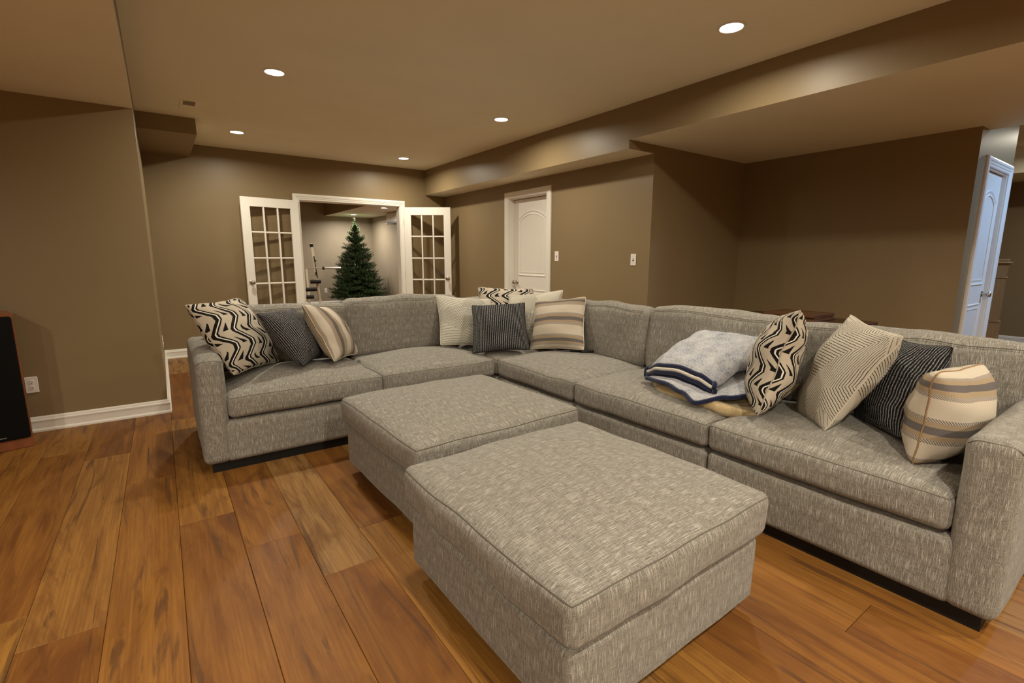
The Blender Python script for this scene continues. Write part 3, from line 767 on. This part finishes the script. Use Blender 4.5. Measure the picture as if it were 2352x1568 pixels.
# ------------------------------------------------------------------ throw pillows
E3 = lambda a, b, c: (R(a), R(b), R(c))
GZ, GH, GK, GS = 'black and cream zigzag pillows', 'cream hatched line pillows', 'charcoal knit pillows', 'tan and grey striped pillows'
pillow('throw_pillow', .56, .22, 'zigzag', 'pipelinen', (.372, 3.655, .757), E3(-32, 2.5, 50.5), 'black and cream zigzag pillow leaning on the left arm', GZ, 1, quad=[(-.288, .256), (.272, .282), (.255, -.262), (-.272, -.262)])
pillow('throw_pillow', .47, .20, 'knit', 'pipeblack', (.735, 3.640, .718), E3(-35.5, 2.5, 53), 'charcoal knit pillow between the left zigzag and striped pillows', GK, 2, quad=[(-.278, .223), (.240, .222), (.170, -.200), (-.210, -.230)])
pillow('throw_pillow', .47, .20, 'stripev', 'pipecream', (.989, 3.685, .722), E3(-30, 6.5, 52), 'striped pillow with upright stripes, on the left seat', GS, 3, quad=[(-.235, .235), (.200, .200), (.250, -.215), (-.240, -.233)])
pillow('throw_pillow', .56, .19, 'hatchb', 'pipecream', (2.206, 3.744, .712), E3(-32, 5, -16), 'cream hatched pillow at the left of the corner pile', GH, 4, quad=[(-.300, .238), (.225, .235), (.235, -.255), (-.283, -.255)])
pillow('throw_pillow', .55, .18, 'zigzag', 'pipelinen', (2.66, 3.80, .765), E3(-30, 1.4, -28), 'zigzag pillow at the back of the corner pile', GZ, 5, quad=[(-.287, .252), (.265, .245), (.27, -.26), (-.28, -.26)])
pillow('throw_pillow', .56, .18, 'hatchc', 'pipecream', (2.665, 3.485, .725), E3(-28, -2, -60), 'cream hatched pillow behind the corner striped pillow', GH, 6, quad=[(-.235, .230), (.300, .285), (.28, -.25), (-.25, -.25)])
pillow('throw_pillow', .49, .18, 'knit', 'pipeblack', (2.302, 3.377, .712), E3(-36, -2.7, -32), 'charcoal knit pillow at the front of the corner pile', GK, 7, quad=[(-.250, .200), (.216, .204), (.222, -.252), (-.260, -.262)], rnd=.03)
pillow('throw_pillow', .49, .18, 'stripeh', 'pipecream', (2.655, 3.065, .722), E3(-30, -6, -59), 'striped pillow with level stripes at the right of the corner pile', GS, 8, quad=[(-.232, .232), (.230, .240), (.248, -.245), (-.228, -.222)], uvo=(0, -.105))
pillow('throw_pillow', .54, .23, 'zigzag', 'pipelinen', (2.522, 1.215, .748), E3(-15.5, -8, -150), 'zigzag pillow seen edge on beside the folded blanket', GZ, 9, uvk=1.2, uvo=(.05, 0))
pillow('throw_pillow', .56, .21, 'hatch', 'pipecream', (2.56, .93, .722), E3(-25, -3, -141), 'large cream hatched pillow on the right seat', GH, 10, quad=[(-.305, .310), (.325, .250), (.20, -.245), (-.185, -.290)], rnd=.03)
pillow('throw_pillow', .47, .19, 'knit', 'pipeblack', (2.62, .715, .705), E3(-23, -8.5, -138), 'charcoal knit pillow behind the rightmost striped pillow', GK, 11, quad=[(-.27, .245), (.218, .207), (.220, -.215), (-.21, -.225)])
pillow('throw_pillow', .43, .235, 'stripeh', 'pipetan', (2.475, .505, .668), E3(5, 0, -7), 'striped pillow with tan piping against the right arm', GS, 12, quad=[(-.215, .20), (.22, .19), (.21, -.18), (-.215, -.19)], pipe=.0032, uvo=(0, -.05), rnd=.07)

# ------------------------------------------------------------------ folded throws
def slab(name, top, thick, mat, parent, ns=36, nt=30, seed=0, lump=.006):
    def ef(q): return min(1, max(0, 1 - (2 * q - 1) ** 8)) ** .5
    verts = []; idx = {}
    for side in (1, -1):
        for i in range(ns + 1):
            for j in range(nt + 1):
                ed = i in (0, ns) or j in (0, nt)
                if side < 0 and ed: idx[(i, j, -1)] = idx[(i, j, 1)]; continue
                s_, t_ = i / ns, j / nt; p = Vector(top(s_, t_)); e = ef(s_) * ef(t_)
                z = side * thick / 2 * e + lump * noise.noise(p * 14 + Vector((seed, 0, 0))) + lump * .5 * noise.noise(p * 40 + Vector((seed, 0, 0)))
                idx[(i, j, side)] = len(verts); verts.append(p + Vector((0, 0, z)))
    faces = []
    for side in (1, -1):
        for i in range(ns):
            for j in range(nt):
                q = [idx[(i, j, side)], idx[(i + 1, j, side)], idx[(i + 1, j + 1, side)], idx[(i, j + 1, side)]]
                faces.append(q if side < 0 else q[::-1])
    return pydata(name, verts, faces, mat, parent, True)
def lerp(a, b, q): return a + (b - a) * q
def interp(tab, q):
    for (a, *A), (b, *B) in zip(tab, tab[1:]):
        if q <= b: k = (q - a) / (b - a); return [lerp(x, y, k * k * (3 - 2 * k)) for x, y in zip(A, B)]
    return list(tab[-1][1:])
# cream throw underneath
cr = empty('throw_blanket', (2.55, 1.52, .48)); tag(cr, 'folded cream plush blanket under the blue grey throw', 'blanket')
def rel(e, fn): return lambda s_, t_: Vector(fn(s_, t_)) - Vector(e.location)
def ctop(s_, t_):
    y = lerp(1.86, 1.20, s_); fx = interp([(0, 2.33), (.2, 2.29), (.45, 2.275), (.6, 2.258), (.76, 2.262), (1, 2.36)], s_)[0]
    x = lerp(fx, 2.80, t_); return (x, y, .484 + .10 * t_ ** 1.5 + .02 * math.sin(t_ * 9 + s_ * 3) * (1 - t_))
slab('folded_body', rel(cr, ctop), .078, 'creamplush', cr, seed=3, lump=.010)
# blue grey sherpa throw with navy and white hem
th = empty('throw_blanket', (2.55, 1.55, .52)); tag(th, 'folded blue grey throw with navy and white striped hem', 'blanket')
def ftop(s_, t_):
    y = lerp(1.845, 1.22, s_)
    fx, fz = interp([(0, 2.305, .562), (.25, 2.275, .568), (.45, 2.255, .548), (.615, 2.226, .518), (.8, 2.33, .556), (1, 2.44, .582)], s_)
    x = lerp(fx, 2.82, t_); return (x, y, fz + (.700 - fz) * t_ ** 1.1)
slab('lower_fold', rel(th, ftop), .024, 'sherpa', th, seed=5, lump=.005)
MB().tube([Vector(rel(th, ftop)(k / 48, 0)) + Vector((-.004, 0, -.001)) for k in range(49)], .0125, 8).build('navy_hem', 'navy', th, True)
def utop(s_, t_):
    y = lerp(1.875, 1.435, s_) - t_ * .02 * (1 - 2 * s_) - .17 * s_ * t_
    fx, fz = interp([(0, 2.355, .580), (.2, 2.335, .612), (.5, 2.335, .622), (.8, 2.338, .604), (1, 2.345, .578)], s_)
    bz = .775 + .02 * s_
    x = lerp(fx, 2.825, t_); z = lerp(fz, bz, t_ ** .9) + .022 * math.sin(PI * t_ ** .8) * (1 - .3 * s_) + .006 * math.sin(t_ * 16 + 3 * s_)
    return (x, y, z)
slab('upper_fold', rel(th, utop), .100, 'sherpa', th, 40, 40, seed=9, lump=.006)
for nm, mat, dz, dx, rad in (('navy_hem', 'navy', .030, .010, .0135), ('white_hem', 'whitetrim', .010, -.006, .0105), ('navy_hem', 'navy', -.010, -.008, .0135), ('navy_hem', 'navy', -.033, .004, .013)):
    pts = [Vector(rel(th, utop)(k / 40, 0)) + Vector((dx, 0, dz * (1 - .25 * (2 * k / 40 - 1) ** 4))) for k in range(41)]
    MB().tube(pts, rad, 8).build(nm, mat, th, True)
MB().tube([Vector(rel(th, utop)(1, 0)) + Vector((.01 - .022 * math.sin(a), -.016 * math.sin(a) - .002, .031 * math.cos(a))) for a in [PI * k / 10 for k in range(11)]], .0135, 8).build('navy_hem', 'navy', th, True)
MB().tube([Vector(rel(th, utop)(0, 0)) + Vector((.005, .020 * math.sin(a), -.005 + .033 * math.cos(a))) for a in [PI * k / 10 for k in range(11)]], .0135, 8).build('navy_hem', 'navy', th, True)

# ------------------------------------------------------------------ remotes
def remote(loc, rotz, L, label):
    rt = empty('remote_control', loc, (0, 0, rotz)); tag(rt, label, 'remote', 'remotes on the sofa seat')
    MB().box(-L / 2, L / 2, -.022, .022, 0, .018, .006, None, 3).build('body', 'black_plastic', rt, True, 50)
    for i in range(6):
        for j in range(3):
            MB().lathe([(.0038, 0), (.0038, .0012), (.002, .0016)], 10, Matrix.Translation((-L / 2 + .03 + i * (L - .06) / 5, -.012 + j * .012, .0178))).build('button', 'button', rt)
    return rt
remote((2.715, 2.862, .512), R(-48), .15, 'slim black remote half under the striped pillow')
remote((2.765, 2.812, .509), R(-8), .16, 'glossy black remote nearest the seat edge')

# ------------------------------------------------------------------ floor speaker
sp = empty('floor_speaker', (-1.006, 4.525, 0), (0, 0, R(14))); tag(sp, 'black fronted floor speaker in cherry wood case at left edge', 'speaker')
MB().box(-.17, .17, -.13, .17, 0, .90, .004).build('cabinet', 'cherry', sp)
gr_ = MB().box(-.16, .16, -.158, -.128, .072, .885, .014, None, 3).build('grille', 'black_cloth', sp, True, 50)
tc = bpy.data.curves.new('txt', 'FONT'); tc.body = 'Technics'; tc.size = .0125; tc.extrude = .0004; tc.align_x = 'RIGHT'; tc.shear = .15
to = bpy.data.objects.new('txt', tc); COL.objects.link(to)
bpy.context.view_layer.update()
tm = bpy.data.meshes.new_from_object(to.evaluated_get(bpy.context.evaluated_depsgraph_get())); bpy.data.objects.remove(to)
lg = addmesh('lettering', tm, 'silver_text', gr_); lg.data.materials.clear(); lg.data.materials.append(MAT['silver_text'])
lg.location = (.045, -.1588, .094); lg.rotation_euler = (R(90), 0, 0)

# ------------------------------------------------------------------ table and boards in the alcove
tb = empty('side_table', (4.42, 2.02, 0)); tag(tb, 'dark wood table in the alcove behind the sofa', 'table')
MB().box(-.30, .36, -.52, .50, .722, .752, .004).build('tabletop', 'darkwood', tb)
MB().box(-.25, .31, -.46, .44, .64, .722, .003).build('apron', 'darkwood', tb)
for x in (-.25, .31):
    for y in (-.46, .44): MB().lathe([(.016, 0), (.022, .3), (.028, .64), (.028, .70)], 12, Matrix.Translation((x - math.copysign(.03, x), y - math.copysign(.03, y), 0))).build('leg', 'darkwood', tb, True, 40)
for k, (dx, dy, rz, lb) in enumerate(((0, 0, 0, 'bottom wooden board of the stack behind the zigzag pillow'), (.006, .010, 1.5, 'middle wooden board of the stack behind the zigzag pillow'), (-.004, .004, -1, 'top wooden board of the stack behind the zigzag pillow'))):
    b = MB().box(-.185, .185, -.21, .21, 0, .0165, .003); o = b.build('wooden_board', 'boardwood'); o.location = (4.475 + dx, 1.985 + dy, .7525 + k * .0170); o.rotation_euler = (0, 0, R(rz))
    tag(o, lb, 'board', 'stacked wooden boards')
    for (x0, x1, y0, y1) in ((-.185, .185, -.21, -.196), (-.185, .185, .196, .21), (-.185, -.171, -.196, .196), (.171, .185, -.196, .196)):
        if k == 2: MB().box(x0, x1, y0, y1, .0165, .0205, .001).build('edge_strip', 'boardwood', o)

# ------------------------------------------------------------------ stair newel post
nw = empty('newel_post', (7.66, 1.318, 0), (0, 0, R(18))); tag(nw, 'square oak stair newel post beyond the closet door', 'stair post')
MB().box(-.062, .062, -.062, .062, 0, .555, .003).build('plinth_block', 'oak', nw)
m = MB(); m.box(-.066, .066, -.066, .066, .555, .570, .004); m.box(-.058, .058, -.058, .058, .570, .582, .004); m.build('lower_collar', 'oak', nw)
MB().box(-.050, .050, -.050, .050, .58, 1.20, .002).build('shaft', 'oak', nw)
MB().box(-.060, .060, -.060, .060, 1.050, 1.068, .005).build('upper_collar', 'oak', nw)
m = MB(); m.box(-.060, .060, -.060, .060, 1.200, 1.212, .003); m.box(-.076, .076, -.076, .076, 1.212, 1.232, .006); m.box(-.056, .056, -.056, .056, 1.232, 1.264, .004); m.build('cap', 'oak', nw)

# ------------------------------------------------------------------ tree room
tree = empty('christmas_tree', (4.04, 12.42, 0)); tag(tree, 'dark green undecorated Christmas tree in the far room', 'tree')
rt_ = random.Random(3); H_ = 2.20
MB().cyl((0, 0, .1), (0, 0, 2.05), .03, 10, .008).build('trunk', 'trunk', tree)
m = MB()
for k in range(4):
    a = PI / 4 + k * PI / 2; m.cyl((0, 0, .12), (.3 * math.cos(a), .3 * math.sin(a), .015), .014, 8)
m.build('stand', 'black_rubber', tree)
V_, F_ = [], []
def needle(p, d, L, wd):
    sx = d.cross(Vector((0, 0, 1)));
    if sx.length < .05: sx = Vector((1, 0, 0))
    sx = sx.normalized() * wd; i = len(V_)
    V_.extend([p - sx, p + d * L * .6 - sx * .4, p + d * L, p + d * L * .6 + sx * .4, p + sx]); F_.append((i, i + 1, i + 2, i + 3, i + 4))
def sprig(p, d, L):
    n = max(5, int(L / .011))
    for k in range(n):
        q = p + d * L * k / n; q.z += .02 * (k / n) ** 2
        for _ in range(3):
            nd = (d * rt_.uniform(.5, 1.1) + Vector((rt_.gauss(0, 1), rt_.gauss(0, 1), rt_.gauss(0, 1))) * .55).normalized()
            needle(q, nd, rt_.uniform(.034, .058), .0050)
tiers = 26
for ti in range(tiers):
    q = ti / (tiers - 1); z = .22 + (H_ - .42) * q; rad = .69 * (1 - q) ** .72 + .03
    nb = int(7 + 13 * (1 - q))
    for b in range(nb):
        a = 2 * PI * (b + rt_.random() * .7) / nb + ti * 1.3; L = rad * rt_.uniform(.78, 1.06)
        d = Vector((math.cos(a), math.sin(a), rt_.uniform(.05, .28) if q < .75 else rt_.uniform(.3, .8))).normalized()
        p0_ = Vector((0, 0, z + rt_.uniform(-.03, .03)))
        nsp = max(2, int(L / .075))
        for s_ in range(nsp):
            fr_ = (s_ + 1) / nsp
            if fr_ < .25 and L > .3: continue
            p = p0_ + d * L * fr_ - Vector((0, 0, .10 * L * fr_ * fr_))
            for sg in (-1, 0, 1):
                yw = rt_.uniform(.5, .9) * sg; dd_ = Matrix.Rotation(yw, 3, 'Z') @ d; dd_.z += rt_.uniform(-.05, .3); dd_.normalize()
                sprig(p - d * .08, dd_, rt_.uniform(.09, .15) * (1 if L > .2 else .7))
for k in range(7): sprig(Vector((0, 0, H_ - .30 + k * .035)), Vector((rt_.gauss(0, .35), rt_.gauss(0, .35), 1)).normalized(), .10)
sprig(Vector((0, 0, H_ - .14)), Vector((.1, 0, 1)).normalized(), .13)
ne = pydata('needle_foliage', V_, F_, 'needles', tree); tag(ne, kind='stuff')

rk = empty('weight_rack', (2.72, 11.2, 0)); tag(rk, 'white leaning weight rack post with black foam rollers', 'exercise rack')
def bar(name, p, q, wd, mat, par=rk):
    p = Vector(p); q = Vector(q); d = q - p; mtx = Matrix.Translation(p) @ d.to_track_quat('Z', 'Y').to_matrix().to_4x4()
    return MB().box(-wd / 2, wd / 2, -wd / 2, wd / 2, 0, d.length, .004, mtx).build(name, mat, par)
bar('upright', (.10, 0, .0), (-.03, 0, 1.55), .05, 'creampost'); bar('rear_post', (-.06, .35, 0), (-.09, .35, 1.0), .045, 'creampost')
bar('foot', (-.35, 0, .025), (.30, 0, .025), .05, 'creampost'); bar('foot', (-.06, -.2, .025), (-.06, .6, .025), .05, 'creampost')
bar('slot_strip', (.045, -.027, .80), (.000, -.027, 1.28), .018, 'black_rubber'); bar('post_cap', (-.028, 0, 1.47), (-.033, 0, 1.54), .058, 'black_rubber')
for (x, z, w2) in ((.02, .735, .13), (-.10, .57, .17), (-.14, .41, .12)): MB().cyl((x - w2, -.06, z), (x + w2 * .6, -.06, z), .042, 16).build('foam_roller', 'black_rubber', rk, True, 40)
for z in (.92, 1.18): MB().cyl((.02, -.03, z), (.02, -.07, z), .016, 10).build('knob', 'black_rubber', rk)
bl = empty('barbell', (2.9, 11.12, 1.022)); tag(bl, 'chrome bar lying across the rack left of the tree', 'bar')
MB().cyl((-.75, 0, 0), (0, 0, 0), .014, 12).build('bar', 'chrome', bl, True, 40); MB().cyl((0, 0, 0), (.36, 0, 0), .024, 14).build('sleeve', 'chrome', bl, True, 40)
MB().cyl((-.03, 0, 0), (.005, 0, 0), .034, 14).build('collar', 'black_rubber', bl, True, 40)

ac = empty('wall_unit', (4.66, 11.15, 2.07)); tag(ac, 'white wall unit with grey strip below, seen past the right door', 'wall unit')
MB().box(-.12, .14, -.45, .45, 0, .225, .02, None, 3).build('body', 'white', ac, True, 50); MB().box(-.125, .10, -.44, .44, -.028, 0, .004).build('outlet_strip', 'railgrey', ac)
for y in (-.43, .43): MB().box(-.128, -.05, y - .012, y + .012, -.034, .004, .002).build('end_clip', 'chrome', ac)
